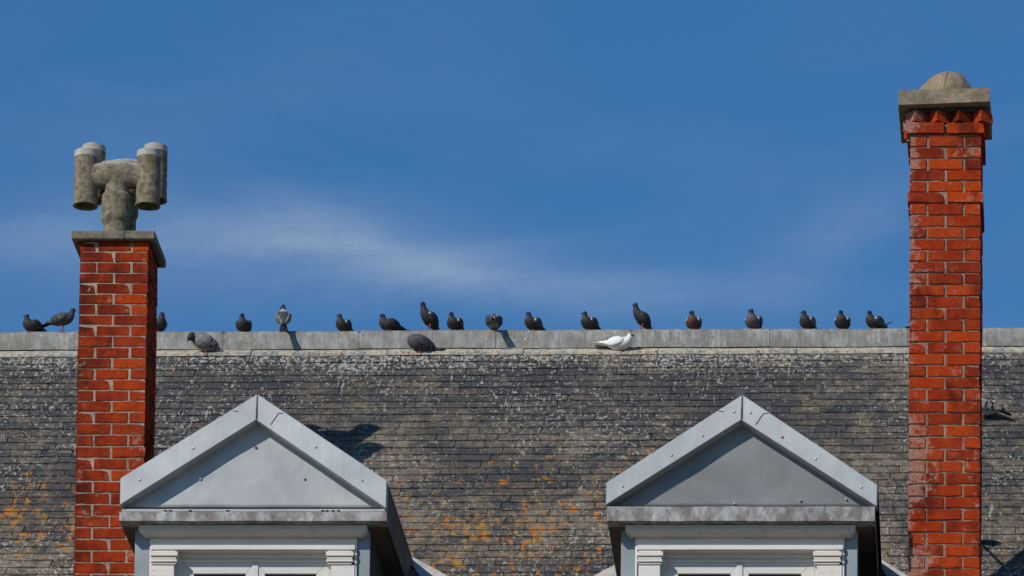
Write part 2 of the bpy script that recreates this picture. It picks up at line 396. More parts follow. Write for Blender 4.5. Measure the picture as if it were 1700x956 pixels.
# ---- slates
EXP, SW, ST = .1005, .2035, .0070
def slate_verts(wd, ln, th, rg):
    """ragged slate: x across, y up the slope from the tail, z out of the roof"""
    nx = 4; tail = []
    for i in range(nx + 1):
        x = -wd / 2 + wd * i / nx + (rg.uniform(-.006, .006) if 0 < i < nx else rg.uniform(-.0015, .0015))
        tail.append((x, rg.uniform(-.0022, .0022)))
    if rg.random() < .16:
        k = 0 if rg.random() < .5 else nx; tail[k] = (tail[k][0] * .93, tail[k][1] + rg.uniform(.006, .02))
    outline = tail + [(wd / 2, ln), (-wd / 2, ln)]
    return outline
SLM = []
def slate_bm(bm, outline, th, mtx=None):
    top = [Vector((x, y, th)) for x, y in outline]; bot = [Vector((x, y, 0)) for x, y in outline]
    if mtx: top = [mtx @ v for v in top]; bot = [mtx @ v for v in bot]
    a = [bm.verts.new(v) for v in top]; b = [bm.verts.new(v) for v in bot]; n = len(a)
    bm.faces.new(a)
    for i in range(n): bm.faces.new((a[i], b[i], b[(i + 1) % n], a[(i + 1) % n]))
rg = random.Random(3)
OUT = [slate_verts(SW - rg.uniform(.002, .006), .235, ST, rg) for _ in range(14)]
for o_ in OUT:
    bm = bmesh.new(); slate_bm(bm, o_, ST); SLM.append(mesh_from(bm, 'slate', M['slate']))
GA = at(428, 655, YD); GB = at(1232, 656, YD)
def covered(px, py):
    for ax, hw, x0, x1 in ((428, 230, 196, 690), (1232, 228, 1004, 1462)):
        if x0 < px < x1 and py > 655 + (abs(px - ax) / hw) * 142 - 6: return True
    if 118 < px < 262 and py < 960: return True
    if 1504 < px < 1632: return True
    return False
slots = []
SDIST0 = 0.0
nrow = int((RY0 - YE) / .7071 / EXP)
RA = Matrix.Rotation(R(45), 4, 'X')
for i in range(nrow):
    s = (i + 1) * EXP + rg.uniform(-.0055, .0055)      # slope distance of this row's tail below the strip
    y = RY0 - s * .7071
    off = (i % 2) * SW / 2 + (i * .029) % SW + rg.uniform(-.006, .006)
    x = XA + off
    wob = [rg.uniform(-1, 1) for _ in range(3)]
    while x < XB - SW:
        slip = rg.gauss(0, .0032) + .004 * math.sin(x * 1.7 + wob[0] * 3) + (rg.uniform(-.02, -.006) if rg.random() < .03 else 0)
        yy = y + slip * .7071
        base = Vector((x, yy, RZ(x, yy)))
        nrm = Vector((0, -.7071, .7071))
        mt = Matrix.Translation(base + nrm * (ST * .2 + rg.uniform(0, .0016))) @ RA @ Matrix.Rotation(-ST / EXP * 1.02 + rg.gauss(0, .004), 4, 'X') @ Matrix.Rotation(rg.gauss(0, .006), 4, 'Z') @ Matrix.Rotation(math.atan(TILT) + rg.gauss(0, .003), 4, 'Y')
        px, py = pix(base)
        vis = -20 < px < 1720 and 585 < py < 962 and not covered(px, py)
        slots.append((py if vis else -1, mt, rg.randrange(14), x, yy))
        x += SW + rg.uniform(-.002, .002)
order = sorted(range(len(slots)), key=lambda k: -slots[k][0])
single = set(order[:300])
bm = bmesh.new()
# footprints of chimneys and dormers are left free of slates
LW, LD = .435, .435
RW, RD = .4435, .52
def blocked(x, y):
    if CH_L - .05 < x < CH_L + LW + .05 and YL - .1 < y < YL + LD - .05: return True
    if CH_R - .05 < x < CH_R + RW + .05 and YQ - .1 < y < YQ + RD - .05: return True
    return False
for k, (py, mt, v, x, yy) in enumerate(slots):
    if k in single:
        o = link('slate', SLM[v], roof); o.matrix_parent_inverse = Matrix(); o.matrix_world = mt
    else:
        if blocked(x, yy): continue
        slate_bm(bm, OUT[v], ST, mt)
s_ = obj('slate', bm, M['slate'], roof); s_.name = 'slate_field'; s_['kind'] = 'stuff'
# the roof empty sits at the house origin in world space
roof.matrix_parent_inverse = HINV

# ---- ridge capping and flashing strip
def ridge_piece(name, x0, x1, prof, mat, dz=0.0, bend=0.0):
    bm = bmesh.new(); rings = []
    n = 7
    for i in range(n):
        x = x0 + (x1 - x0) * i / (n - 1); wob = .0015 * math.sin(x * 9.1 + dz * 900) + dz
        rings.append([(x, YR + a + .0012 * math.sin(x * 13), STRIP_TOP.z + b + TILT * (x - STRIP_TOP.x) + wob) for a, b in prof])
    loft(bm, rings); bmesh.ops.recalc_face_normals(bm, faces=bm.faces[:])
    o = obj(name, bm, mat, roof); return sharp(o, 30)
HC = at(850, 545.5, YR - .10).z - STRIP_TOP.z      # height of the vertical face
CAPP = [(-.100, .004), (-.100, HC - .030), (-.094, HC - .012), (-.078, HC), (.078, HC), (.094, HC - .012), (.100, HC - .03), (.1, .004)]
jx = [at(px, 560, YR - .1).x for px in (-1008, -782, -556, -330, -100, 131, 370, 596, 823, 1048, 1278, 1507, 1735, 1960, 2190, 2415)]
jx[0] = XA; jx[-1] = XB
cap_top = STRIP_TOP.z + HC
for i, (a, b) in enumerate(zip(jx, jx[1:])):
    ridge_piece('ridge_capping', a + .0018, b - .0018, CAPP, M['zinc_ridge'], random.uniform(-.003, .003))
    bm = bmesh.new(); zc_ = TILT * (a - STRIP_TOP.x) + STRIP_TOP.z
    if i: 
        box(bm, a - .012, a + .012, YR - .097, YR + .097, zc_ + .006, zc_ + HC - .012); obj('ridge_joint', bm, M['zinc_dark_shaded'], roof)
jx2 = [at(px, 585, YR - .15).x for px in (-1008, -720, -490, -262, -36, 190, 417, 643, 869, 1092, 1322, 1550, 1776, 2002, 2230, 2415)]
jx2[0] = XA; jx2[-1] = XB
SB = P0.z - STRIP_TOP.z
DD = (YR - .10) - RY0
STP = [(-.098, -.004), (-.100, -.009), (-.100 - DD * .93, SB + .036), (-.100 - DD, SB + .030), (-.100 - DD, SB + .010), (-.090, -.024)]
for a, b in zip(jx2, jx2[1:]):
    ridge_piece('flashing_strip', a + .0025, b - .0025, STP, M['strip'], random.uniform(-.002, .002))

# ------------------------------------------------------------------ chimneys
BR = {}
brg = random.Random(11)
def brick_mesh(dx, dy, dz, mat, v):
    k = (round(dx, 3), round(dy, 3), round(dz, 3), mat.name, v)
    if k not in BR:
        bm = bmesh.new(); box(bm, -dx / 2, dx / 2, -dy / 2, dy / 2, -dz / 2, dz / 2)
        ax_ = 0 if dx >= dy else 1
        es = [e for e in bm.edges if abs((e.verts[0].co - e.verts[1].co)[ax_]) > .04]
        bmesh.ops.subdivide_edges(bm, edges=es, cuts=4 if max(dx, dy) > .15 else 2)
        for vt in bm.verts: vt.co += Vector((brg.uniform(-.0016, .0016), brg.uniform(-.0012, .0012), brg.gauss(0, .0013)))
        if v == 4:                       # a chipped corner
            c_ = max(bm.verts, key=lambda q: q.co.x - q.co.y + q.co.z * 3); c_.co += Vector((-.008, .005, -.010))
        BR[k] = mesh_from(bm, 'brick', mat)
    return BR[k]
def ring(kind, W, D, L, h, j):
    """list of (x0,x1,y0,y1,side): one course of bricks; side f front, r right, o other"""
    if kind == 'A':
        out = [(0, h, 0, L, 'f'), (h + j, W - h - j, 0, h, 'f'), (W - h, W, 0, L, 'f')]
        if D - L - j > .04: out += [(0, h, L + j, D, 'o'), (W - h, W, L + j, D, 'r')]
        out.append((h + j, W - h - j, D - h, D, 'o'))
    else:
        a = (W - j) / 2
        out = [(0, a, 0, h, 'f'), (a + j, W, 0, h, 'f'), (0, h, h + j, D - h - j, 'o'), (W - h, W, h + j, D - h - j, 'r'), (0, a, D - h, D, 'o'), (a + j, W, D - h, D, 'o')]
    return out
def build_courses(ch, courses, X0, Y0, W, D, mat, keep_right, rough=1.0, spread=None):
    h = .098; L = .208; j = .0185; rest = bmesh.new()
    for (z1, z0, kind, proud) in courses:
        dx0 = spread(z1) if spread else 0.0
        for (a, b, c, d, side) in ring(kind, W, D, L, h, j):
            jit = [max(-.003, min(.003, brg.gauss(0, .0012 * rough))) for _ in range(3)]
            cx, cy, cz = X0 + (a + b) / 2 + jit[0] + dx0, Y0 + (c + d) / 2 + jit[1], (z0 + z1) / 2 + jit[2] * .5
            dx, dy, dz = b - a + proud * 2 * (a == 0 or b == W or True) * 0, d - c, z1 - z0
            if proud:
                cx += (-proud / 2 if a == 0 and b < W else proud / 2 if b == W and a > 0 else 0); dx += proud if (a == 0) != (b == W) else 0
                if c == 0: cy -= proud / 2; dy += proud
            if side == 'f' or (keep_right and side == 'r'):
                o = link('brick', brick_mesh(dx, dy, dz, mat, brg.randrange(5)), ch)
                o.location = (cx, cy, cz); o.rotation_euler = (brg.gauss(0, .003), brg.gauss(0, .004 * rough), brg.gauss(0, .003))
            else: box(rest, cx - dx / 2, cx + dx / 2, cy - dy / 2, cy + dy / 2, cz - dz / 2, cz + dz / 2)
    o = obj('brick', rest, mat, ch); o.name = 'hidden_brickwork'; o['kind'] = 'stuff'

# left chimney
chl = hempty('chimney', label='shorter red brick chimney with a flat concrete cap and two H-shaped pots'); 
rows = [401.8 + 0 * 17] + [419.1 + 17.45 * k for k in range(9)] + [577.3 + 17.9 * k for k in range(6)] + [684.9 + 19.2 * k for k in range(19)]
cs = []
for i, py in enumerate(rows):
    nxt = rows[i + 1] if i + 1 < len(rows) else py + 19.2
    cs.append((at(0, py, YL).z, at(0, nxt - (3.0 if py < 680 else 3.3), YL).z, 'A' if i % 2 == 0 else 'B', 0.0))
def spread_l(z):            # the older masonry below steps out a little to the left
    return 0.0
build_courses(chl, cs, CH_L, YL, LW, LD, M['brick_left'], True, 1.0)
zb = RZ(CH_L, YL) - .25; zt = cs[0][0] + .012
bm = bmesh.new(); box(bm, CH_L + .006, CH_L + LW - .006, YL + .006, YL + LD - .006, zb, zt); obj('mortar', bm, M['mortar_left'], chl)
# cap slab
c0 = at(118.3, 396, YL - .045); c1 = at(257, 382, YL - .045)
zcb, zct = at(0, 396.5, YL - .045).z, at(0, 382.3, YL - .045).z
xm = at(208.7, 390, YL).x
bm = bmesh.new(); box(bm, c0.x, xm - .001, YL - .045, YL + LD + .035, zcb, zct); bevel(bm, .006); obj('cap_slab', bm, M['cap_stone'], chl)
bm = bmesh.new(); box(bm, xm + .001, c1.x, YL - .047, YL + LD + .035, zcb, zct - .001); bevel(bm, .006); obj('cap_slab', bm, M['cap_stone'], chl)
bm = bmesh.new(); box(bm, CH_L - .012, CH_L + LW + .012, YL - .01, YL + LD + .012, zt - .01, zcb - .0015); obj('dark_bedding', bm, M['dark'], chl)  # near-black layer between the brickwork and the cap slab

def hpot(cx, cy, zbase, sc_py, dz, Yp, label=None, drop=0.0):
    """H-shaped ventilator pot: stem, collar, bulging cross barrel and two open uprights"""
    s = 1 / 261.0; shift = dz
    def rough_up(bm, a=.0025, f=24):
        for v in bm.verts:
            n = noise.noise_vector(v.co * f) * a + noise.noise_vector(v.co * 70) * a * .5; v.co += n
    zz = lambda py: at(0, py + shift, cy).z
    bm = bmesh.new()
    def rev(cx_, prof, n=28):
        rings = [[(cx_ + r * math.cos(2 * math.pi * i / n), cy + r * math.sin(2 * math.pi * i / n), z) for i in range(n)] for r, z in prof]
        loft(bm, rings)
    D = 0.0
    rev(cx, [(.083, zbase - .002), (.081, zz(373)), (.090, zz(370)), (.095, zz(366)), (.0955, zz(350)), (.0945, zz(340)+D*.5), (.095, zz(328) + D), (.092, zz(325) + D), (.0755, zz(322) + D), (.074, zz(312) + D), (.076, zz(306) + D), (.080, zz(300) + D)])
    # cross barrel: loft along x
    rings = []; n = 24
    zc = zz(292) + D - drop
    for i in range(21):
        u = -1 + i / 10; x = cx + u * .2
        bulge = math.exp(-abs(u / .50) ** 3.2); fl = max(0.0, (abs(u) - .50) / .5) ** 1.4
        ry = .058 + .028 * bulge + .012 * fl; rz = .078 + .013 * bulge + .030 * fl
        zoff = .003 * bulge
        rings.append([(x, cy + ry * math.cos(2 * math.pi * k / n), zc + zoff + rz * math.sin(2 * math.pi * k / n)) for k in range(n)])
    loft(bm, rings)
    for sg in (-1, 1):
        x = cx + sg * .2
        tube(bm, (x, cy, zz(342) + D), (x, cy, zz(262) + D), .0765, .0760, 28, .063)
        tube(bm, (x, cy, zz(342.5) + D), (x, cy, zz(338) + D), .0795, .0785, 28, .062)
    bmesh.ops.subdivide_edges(bm, edges=[e for e in bm.edges if e.calc_length() > .03], cuts=2, use_grid_fill=True)
    rough_up(bm)
    o = obj('chimney_pot', bm, M['pot'], chl); sharp(o, 50)
    if label: o['label'] = label
    for sg in (-1, 1):
        x = cx + sg * .2; bm = bmesh.new()
        tube(bm, (x, cy, zz(263) + D), (x, cy, zz(252.5) + D), .0775, .0745, 28, .060)
        rough_up(bm, .0018); r_ = obj('pot_rim', bm, M['pot_rim'], chl); sharp(r_, 50)
    bm = bmesh.new()
    for sg in (-1, 1):
        x = cx + sg * .2
        tube(bm, (x, cy, zz(325) + D), (x, cy, zz(262) + D), .0625, .0625, 20)
    obj('pot_core', bm, M['pot_in'], chl)  # solid near-black plug inside each upright
    return o
pc = at(193.8, 330, YL + .13)
hpot(pc.x, YL + .13, zct, 381, 0.0, YL, 'front one of the two H-shaped pots on the chimney, mossy with pale rims')
pc2x = at(205.5, 330, YL + .385).x
hpot(pc2x, YL + .385, zct, 381, -9.0, YL, 'rear one of the two H-shaped pots, taller, with darker stem', .02)

# right chimney
chr_ = hempty('chimney', label='taller red brick chimney with toothed corbel, thick stone cap and mortar dome')
rowsR = [(226, 'A'), (244.9, 'B'), (264, 'A'), (282.8, 'B'), (301.2, 'A'), (319.6, 'band'), (338.2, 'A'), (358, 'B')]
k = 'A'; py = 377.6
while py < 1060:
    rowsR.append((py, k)); k = 'B' if k == 'A' else 'A'; py += 19.15 if py < 626 else 19.87
cs = []
for i, (py, kd) in enumerate(rowsR):
    nxt = rowsR[i + 1][0] if i + 1 < len(rowsR) else py + 19.8
    if kd == 'band': cs.append((at(0, py, YQ).z, at(0, nxt - 2.2, YQ).z, 'B', .012))
    else: cs.append((at(0, py, YQ).z, at(0, nxt - 2.9, YQ).z, kd, 0.0))
cs.insert(0, (at(0, 205.2, YQ).z, at(0, 222.4, YQ).z, 'B', .022))
build_courses(chr_, cs, CH_R, YQ, RW, RD, M['brick_right'], False, 1.3)
zb = RZ(CH_R, YQ) - .25; zt = at(0, 200, YQ).z
bm = bmesh.new(); box(bm, CH_R + .008, CH_R + RW - .008, YQ + .008, YQ + RD - .011, zb, at(0, 206, YQ).z); obj('mortar', bm, M['mortar_right'], chr_)
bm = bmesh.new(); box(bm, CH_R + .05, CH_R + RW - .05, YQ + .055, YQ + RD - .05, at(0, 206, YQ).z + .001, at(0, 172, YQ).z); obj('corbel_core', bm, M['mortar_right'], chr_)
# dog-tooth course: header bricks turned on their corner
zd0, zd1 = at(0, 203.4, YQ).z, at(0, 185, YQ).z
pitch = .1445
for i in range(4):
    o = link('corbel_brick', brick_mesh(.097, .097, zd1 - zd0 - .004, M['brick_right'], brg.randrange(5)), chr_)
    o.location = (CH_R - .012 + .052 + i * pitch * .955, YQ + .032, (zd0 + zd1) / 2); o.rotation_euler = (0, brg.gauss(0, .02), R(36 + brg.uniform(-4, 3)))
for i in range(2):
    for x in (CH_R + .02, CH_R + RW - .02):
        o = link('corbel_brick', brick_mesh(.097, .097, zd1 - zd0 - .004, M['brick_right'], brg.randrange(5)), chr_)
        o.location = (x, YQ + .14 + i * .13, (zd0 + zd1) / 2 - .002); o.rotation_euler = (0, 0, R(45))
# thick cap with a slight tilt
a_ = at(1491, 174, YQ - .075); b_ = at(1643.4, 168, YQ - .075)
tl = at(1491.5, 150, YQ - .075).z; tr = at(1643, 144.5, YQ - .075).z
bm = bmesh.new(); y0, y1 = YQ - .075, YQ + RD + .035
hexa(bm, [(a_.x, y0, a_.z), (b_.x, y0, b_.z), (b_.x, y1, b_.z), (a_.x, y1, a_.z), (a_.x + .003, y0 + .004, tl), (b_.x - .002, y0 + .004, tr), (b_.x - .002, y1, tr), (a_.x + .003, y1, tl)])
bmesh.ops.subdivide_edges(bm, edges=bm.edges[:], cuts=7, use_grid_fill=True)
for v in bm.verts: v.co += noise.noise_vector(v.co * 17) * .0035
o = obj('cap_slab', bm, M['cap_light'], chr_); sharp(o, 40)
bm = bmesh.new(); box(bm, CH_R - .008, CH_R + RW + .008, YQ - .008, YQ + RD + .01, zd1 - .002, a_.z - .0 + .006); obj('dark_bedding', bm, M['dark'], chr_)  # near-black layer filling the height between teeth and cap
# dome of mortar, in two halves parted by the crack
dc = at(1567.5, 147, YQ + .15)
rx = .188
hgt = .222
bm = bmesh.new()
def domepts(half):
    rings = []; N = 26
    for i in range(12):
        f = i / 11; rr = math.cos(f * math.pi / 2) ** 1.05; z = math.sin(f * math.pi / 2) ** 1.0 * hgt
        row = []
        for k2 in range(N + 1):
            th = math.pi * k2 / N * half - math.pi / 2 * 1
            x = math.cos(th) * rr * rx * half if False else None
            row.append(None)
        rings.append((rr, z))
    return rings
prof = domepts(1)
for half, off in ((-1, -.0018), (1, .0018)):
    bm = bmesh.new(); grid = []
    for rr, z in prof:
        row = []
        for k2 in range(19):
            th = -math.pi / 2 + math.pi * k2 / 18
            x = half * math.cos(th) * rr * rx; y = math.sin(th) * rr * .19
            seam = .010 * noise.noise(Vector((y * 14, z * 22, 3.0)))
            c = Vector((dc.x - .002 + x + off + .03 * z / hgt + seam * (1 - abs(math.cos(th))), dc.y + y, tl + .014 + z - .03))
            c += noise.noise_vector(c * 9) * .020 * (abs(math.cos(th)) ** .5) + noise.noise_vector(c * 40) * .002
            row.append(bm.verts.new(c))
        grid.append(row)
    for a, b in zip(grid, grid[1:]):
        for k2 in range(18): bm.faces.new((a[k2], a[k2 + 1], b[k2 + 1], b[k2]))
        bm.faces.new((a[0], b[0], b[18], a[18]))
    bm.faces.new([v for v in grid[0]])
    bmesh.ops.recalc_face_normals(bm, faces=bm.faces[:])
    sharp(obj('mortar_dome', bm, M['dome'], chr_), 50)
# small arm with a disc at the back of this chimney; only its shadow shows on the slates
e1 = on_roof(1629, 903, .01); e2 = on_roof(1670, 945, .01)
tt = .30; q1 = e1 - SUN_D / SUN_D.y * tt; q2 = q1 + Vector((.0, -.42, -.06))
bm = bmesh.new(); tube(bm, q1, q2, .010, .010, 10); tube(bm, q1 + Vector((.07, .02, -.004)), q1 + Vector((.07, .02, .008)), .062, .062, 24)
obj('bracket_arm', bm, M['zinc_dark_shaded'], chr_)

# ------------------------------------------------------------------ dormers
def dormer(ax, ay, iax, iay, lx, ly, lly, rx_, ry_, rly, cor, y_c0, y_c1, mold, frz, pil, strips, skew, tymp_mat, lab, caps, rivets, glass, ledge, tymp_rivets=()):
    d = hempty('dormer', label=lab)
    zof = lambda py, Y=YD: at(0, py, Y).z
    X = lambda px, py, Y=YD: at(px, py, Y).x
    T = .085                     # verge stands this far in front of the pediment face
    YT = YD + T
    A = at(ax, ay, YD); I = at(iax, iay, YD); L0 = at(lx, ly, YD); L1 = at(lx - 1, lly, YD); R0 = at(rx_, ry_, YD); R1 = at(rx_ - 1, rly, YD)
    Li = Vector((L1.x + .020, YD, L1.z)); Ri = Vector((R1.x - .020, YD, R1.z))
    # two verge boards mitred at the apex
    bm = bmesh.new(); prism(bm, [(L1.x, L1.z), (I.x - .0015, I.z), (A.x - .0015, A.z), (L0.x, L0.z)], YD, YT + .02); bevel(bm, .003)
    obj('verge_board', bm, M['zinc'], d)
    bm = bmesh.new(); prism(bm, [(I.x + .0015, I.z), (R1.x, R1.z), (R0.x, R0.z), (A.x + .0015, A.z)], YD, YT + .02); bevel(bm, .003)
    obj('verge_board', bm, M['zinc'], d)
    bm = bmesh.new(); box(bm, A.x - .003, A.x + .003, YD - .003, YD + .01, I.z + .004, A.z - .006); obj('verge_seam', bm, M['zinc_dark_shaded'], d)
    # lapped joint of the right verge sheet
    def strip(p, q, w_, nm='sheet_lap', mt=M['zinc_dark_shaded'], dy=.0025):
        p, q = at(*p, YD), at(*q, YD); dd = (q - p).normalized(); nn = Vector((-dd.z, 0, dd.x)) * w_
        bm = bmesh.new(); prism(bm, [((p + nn).x, (p + nn).z), ((p - nn).x, (p - nn).z), ((q - nn).x, (q - nn).z), ((q + nn).x, (q + nn).z)], YD - dy, YD + .004); obj(nm, bm, mt, d)
    strip((iax + 24, iay + 8), (iax + 37, iay - 11), .0022); strip((iax + 37, iay - 11), (iax + 45, iay - 11), .0018)
    strip((iax - 38, iay - 15), (iax - 30, iay - 14), .0018)
    for (px, py, rusty) in rivets:
        c = at(px, py, YD); bm = bmesh.new()
        bmesh.ops.create_uvsphere(bm, u_segments=10, v_segments=6, radius=.0095, matrix=Matrix.Translation(c) @ Matrix.Diagonal((1, .6, 1, 1)))
        obj('rivet', bm, M['rust'] if rusty else M['rivet'], d, smooth=True)
    # pediment sheet with gentle dents
    bm = bmesh.new(); zb_ = zof(y_c0, YT)
    tp = [(L1.x - .0, zb_), (R1.x + .0, zb_), (I.x, I.z + .05)]
    n = 26; grid = []
    for i in range(n + 1):
        f = i / n; xl = tp[0][0] * (1 - f) + tp[2][0] * f; xr = tp[1][0] * (1 - f) + tp[2][0] * f; z = tp[0][1] * (1 - f) + tp[2][1] * f
        row = []
        for k in range(n + 1):
            x = xl + (xr - xl) * k / n
            row.append(bm.verts.new((x, YT + .008 + .007 * noise.noise(Vector((x * 2.6, z * 3.2, ax * .01))), z)))
        grid.append(row)
    for a, b in zip(grid, grid[1:]):
        for k in range(n): bm.faces.new((a[k], a[k + 1], b[k + 1], b[k]))
    bmesh.ops.remove_doubles(bm, verts=bm.verts[:], dist=.0001); bmesh.ops.recalc_face_normals(bm, faces=bm.faces[:])
    if sum(f.normal.y for f in bm.faces) > 0: bmesh.ops.reverse_faces(bm, faces=bm.faces[:])
    o = obj('pediment_sheet', bm, tymp_mat, d, smooth=True)
    sol = o.modifiers.new('thickness', 'SOLIDIFY'); sol.thickness = .004; sol.offset = -1
    # zinc covered cornice
    cx0, cx1 = X(cor[0], 855), X(cor[1], 855)
    bm = bmesh.new()
    z0_, z1_ = zof(y_c1), zof(y_c0)
    pr = [(YD + .002, z0_), (YD - .004, z0_ + .004), (YD - .002, z0_ + .010), (YD + .001, z1_ - .012), (YD + .006, z1_ - .001), (YT + .012, z1_ + .006), (YT + .012, z0_)]
    if ledge: pr = [(YD + .002, z0_), (YD - .005, z0_ + .004), (YD - .004, z0_ + .012), (YD + .001, zof(849.5)), (YD + .010, zof(849.5) + .004), (YT + .012, zof(849.5) + .006), (YT + .012, z0_)]
    rings = []
    for i in range(13):
        x = cx0 + (cx1 - cx0) * i / 12
        rings.append([(x, y + .001 * math.sin(i * 1.9), z + .0012 * math.sin(i * 1.3 + ax)) for y, z in pr])
    loft(bm, rings); bmesh.ops.recalc_face_normals(bm, faces=bm.faces[:]); sharp(obj('cornice', bm, M['zinc_stained'], d), 30)
    if ledge:          # pale upturn between the pediment and the stained drip edge
        bm = bmesh.new(); pr = [(YD + .012, zof(849.5) + .0065), (YD + .016, zof(849.5) + .009), (YD + .034, z1_ - .001), (YT + .009, z1_ + .002), (YT + .009, zof(849.5) + .0065)]
        loft(bm, [[(cx0 + .012 + (cx1 - cx0 - .024) * i / 8, y + .001 * math.sin(i * 2.2), z) for y, z in pr] for i in range(9)]); bmesh.ops.recalc_face_normals(bm, faces=bm.faces[:]); sharp(obj('cornice_upturn', bm, M['zinc_tymp'], d), 30)
        for px in (275, 283, 316, 378, 536, 543, 553, 562):
            c = at(px, 848.6, YD + .012); bbox_part('open_lap', c.x - .010, c.x + .009, YD + .006, YD + .02, c.z - .001, c.z + .006, M['dark'], d, 0)
    for (px, py, rusty) in tymp_rivets:
        c = at(px, py, YT + .004); bm = bmesh.new()
        bmesh.ops.create_uvsphere(bm, u_segments=10, v_segments=6, radius=.0085, matrix=Matrix.Translation(c))
        obj('rivet', bm, M['rust'] if rusty else M['rivet'], d, smooth=True)
    # body of the dormer
    bx0, bx1 = X(strips[0][0], 900, YD + .150), X(strips[1][1], 900, YD + .150)
    YW = YD + .150                 # face of corner strips
    DB = 1.85
    zs = z0_ + .004                # soffit level
    zlow = RZ(bx0, YW) - .1
    # cheeks
    for x0, x1 in ((bx0, bx0 + .05), (bx1 - .05, bx1)):
        bm = bmesh.new(); prism(bm, [(x0, zlow), (x1, zlow), (x1, zs), (x0, zs)], YW + .012, YW + DB, skew); obj('cheek', bm, M['cheek'], d)
    # soffit and side fascia, verge roof sheets
    bm = bmesh.new(); prism(bm, [(cx0 + .006, zs), (cx1 - .006, zs), (cx1 - .006, zs + .02), (cx0 + .006, zs + .02)], YT + .012, YD + DB, skew); obj('soffit', bm, M['soffit'], d)
    zt_ = L0.z - .012
    for (xe, sg) in ((cx0, 1), (cx1, -1)):
        bm = bmesh.new(); xa = xe + sg * .001; xb = xe + sg * .02
        prism(bm, [(min(xa, xb), z0_ + .002), (max(xa, xb), z0_ + .002), (max(xa, xb), zt_), (min(xa, xb), zt_)], YT + .021, YD + DB, skew); obj('side_fascia', bm, M['zinc_dark_shaded'], d)  # shade of the side face is put into this dark zinc colour
    # roof sheets
    up = .012
    for P in ([(L0.x - .003, L0.z - up - .02), (A.x, A.z - up - .02), (A.x, A.z - .004), (L0.x - .003, L0.z - .004)], [(A.x, A.z - up - .02), (R0.x + .003, R0.z - up - .02), (R0.x + .003, R0.z - .004), (A.x, A.z - .004)]):
        bm = bmesh.new(); prism(bm, P, YD + .006 + T, YD + 2.6, skew); obj('roof_sheet', bm, M['zinc_dark_shaded'], d)
    bm = bmesh.new(); tube(bm, (A.x, YD + .05, A.z - .008), (A.x + skew * 2.5, YD + 2.6, A.z - .008), .016, .016, 10); obj('ridge_roll', bm, M['zinc_dark_shaded'], d)
    # mouldings, frieze
    ym = YD + .055
    zm1, zm0 = z0_ - .002, zof(886, ym)
    xa, xb = X(mold[0], 875, ym), X(mold[1], 875, ym)
    bm = bmesh.new()
    dx = .042
    prof = [(0, zm1), (0, zm1 - (zm1 - zm0) * .55), (.008, zm1 - (zm1 - zm0) * .62), (.018, zm1 - (zm1 - zm0) * .82), (.032, zm0)]
    rings = []
    for (o_, z) in prof: rings.append([(xa + o_, ym + o_, z), (xb - o_, ym + o_, z), (xb - o_, YW + .05, z), (xa + o_, YW + .05, z)])
    loft(bm, rings); bmesh.ops.recalc_face_normals(bm, faces=bm.faces[:]); obj('moulding', bm, M['cream'], d)
    yf = YD + .134
    fx0, fx1 = X(frz[0], 895, yf), X(frz[1], 895, yf)
    bbox_part('frieze', fx0, fx1, yf, YW + .05, zof(906, yf), zm0 - .001, M['paint'], d, .002)
    bbox_part('architrave', fx0 + .004, fx1 - .004, yf - .022, YW + .05, zof(913.5, yf - .01), zof(906, yf) - .001, M['paint'], d, .003)
    # blue-grey zinc corner strips
    for (a, b) in strips:
        bbox_part('corner_strip', X(a, 900, YW), X(b, 900, YW), YW, YW + .05, zlow, zs - .001, M['zinc_blue'], d, .004)
    for i, (a, b) in enumerate(strips):   # thin white edge next to the strips
        e = b if i == 0 else a
        s0, s1 = (X(e, 900, YW) + .0005, X(e + 4.2, 900, YW)) if i == 0 else (X(e - 4.2, 900, YW), X(e, 900, YW) - .0005)
        bbox_part('edge_bead', s0, s1, YW - .018, YW + .05, zlow, zm0 - .003, M['paint'], d, .002)
    # pilasters with stepped capitals
    for (a, b, ca, cb), rust in zip(pil, caps):
        mt = M['paint_rust'] if rust else M['paint']
        yp = YD + .125
        ztop = zof(913.5, yf - .01) - .001
        bbox_part('pilaster', X(a, 950, yp), X(b, 950, yp), yp, YW + .06, zlow, zof(938, yp), mt, d, .003)
        lv = [(917.0, 924.5, 0.0), (925.3, 929.0, .010), (929.8, 934.0, .004), (934.4, 937.6, .014)]
        xa_, xb_ = X(ca, 925, yp), X(cb, 925, yp)
        bm = bmesh.new(); lo_ = None
        bbox_part('capital', xa_ + .012, xb_ - .016, yp - .006, YW + .06, zof(917, yp) + .001, ztop, mt, d, .002)
        for (p0, p1, ins) in lv:
            bbox_part('capital', xa_ + ins * .6, xb_ - ins, yp - .022 + ins, YW + .06, zof(p1, yp), zof(p0, yp), mt, d, .003)
    # window: outer frame, two casements, glass
    yw = YD + .185
    gx = glass
    top = zof(914, yw)
    wx0, wx1 = X(pil[0][3] - 3, 930, yw), X(pil[1][2] + 3, 930, yw)
    bbox_part('window_frame', wx0, wx1, yw, yw + .06, zof(926, yw), top + .02, M['frame'], d, .004)
    bbox_part('window_frame', wx0, wx1, yw + .012, yw + .06, zof(932, yw), zof(926, yw) - .001, M['frame'], d, .004)
    bbox_part('window_frame', wx0 - .02, X(gx[0] - 22, 940, yw), yw, yw + .06, zlow, zof(926, yw) - .002, M['frame'], d, .004)
    bbox_part('window_frame', X(gx[3] + 22, 940, yw), wx1 + .02, yw, yw + .06, zlow, zof(926, yw) - .002, M['frame'], d, .004)
    ys = yw + .022
    zg = zof(952.5, ys); zst = zof(932, ys) - .001; mid = (gx[1] + gx[2]) / 2
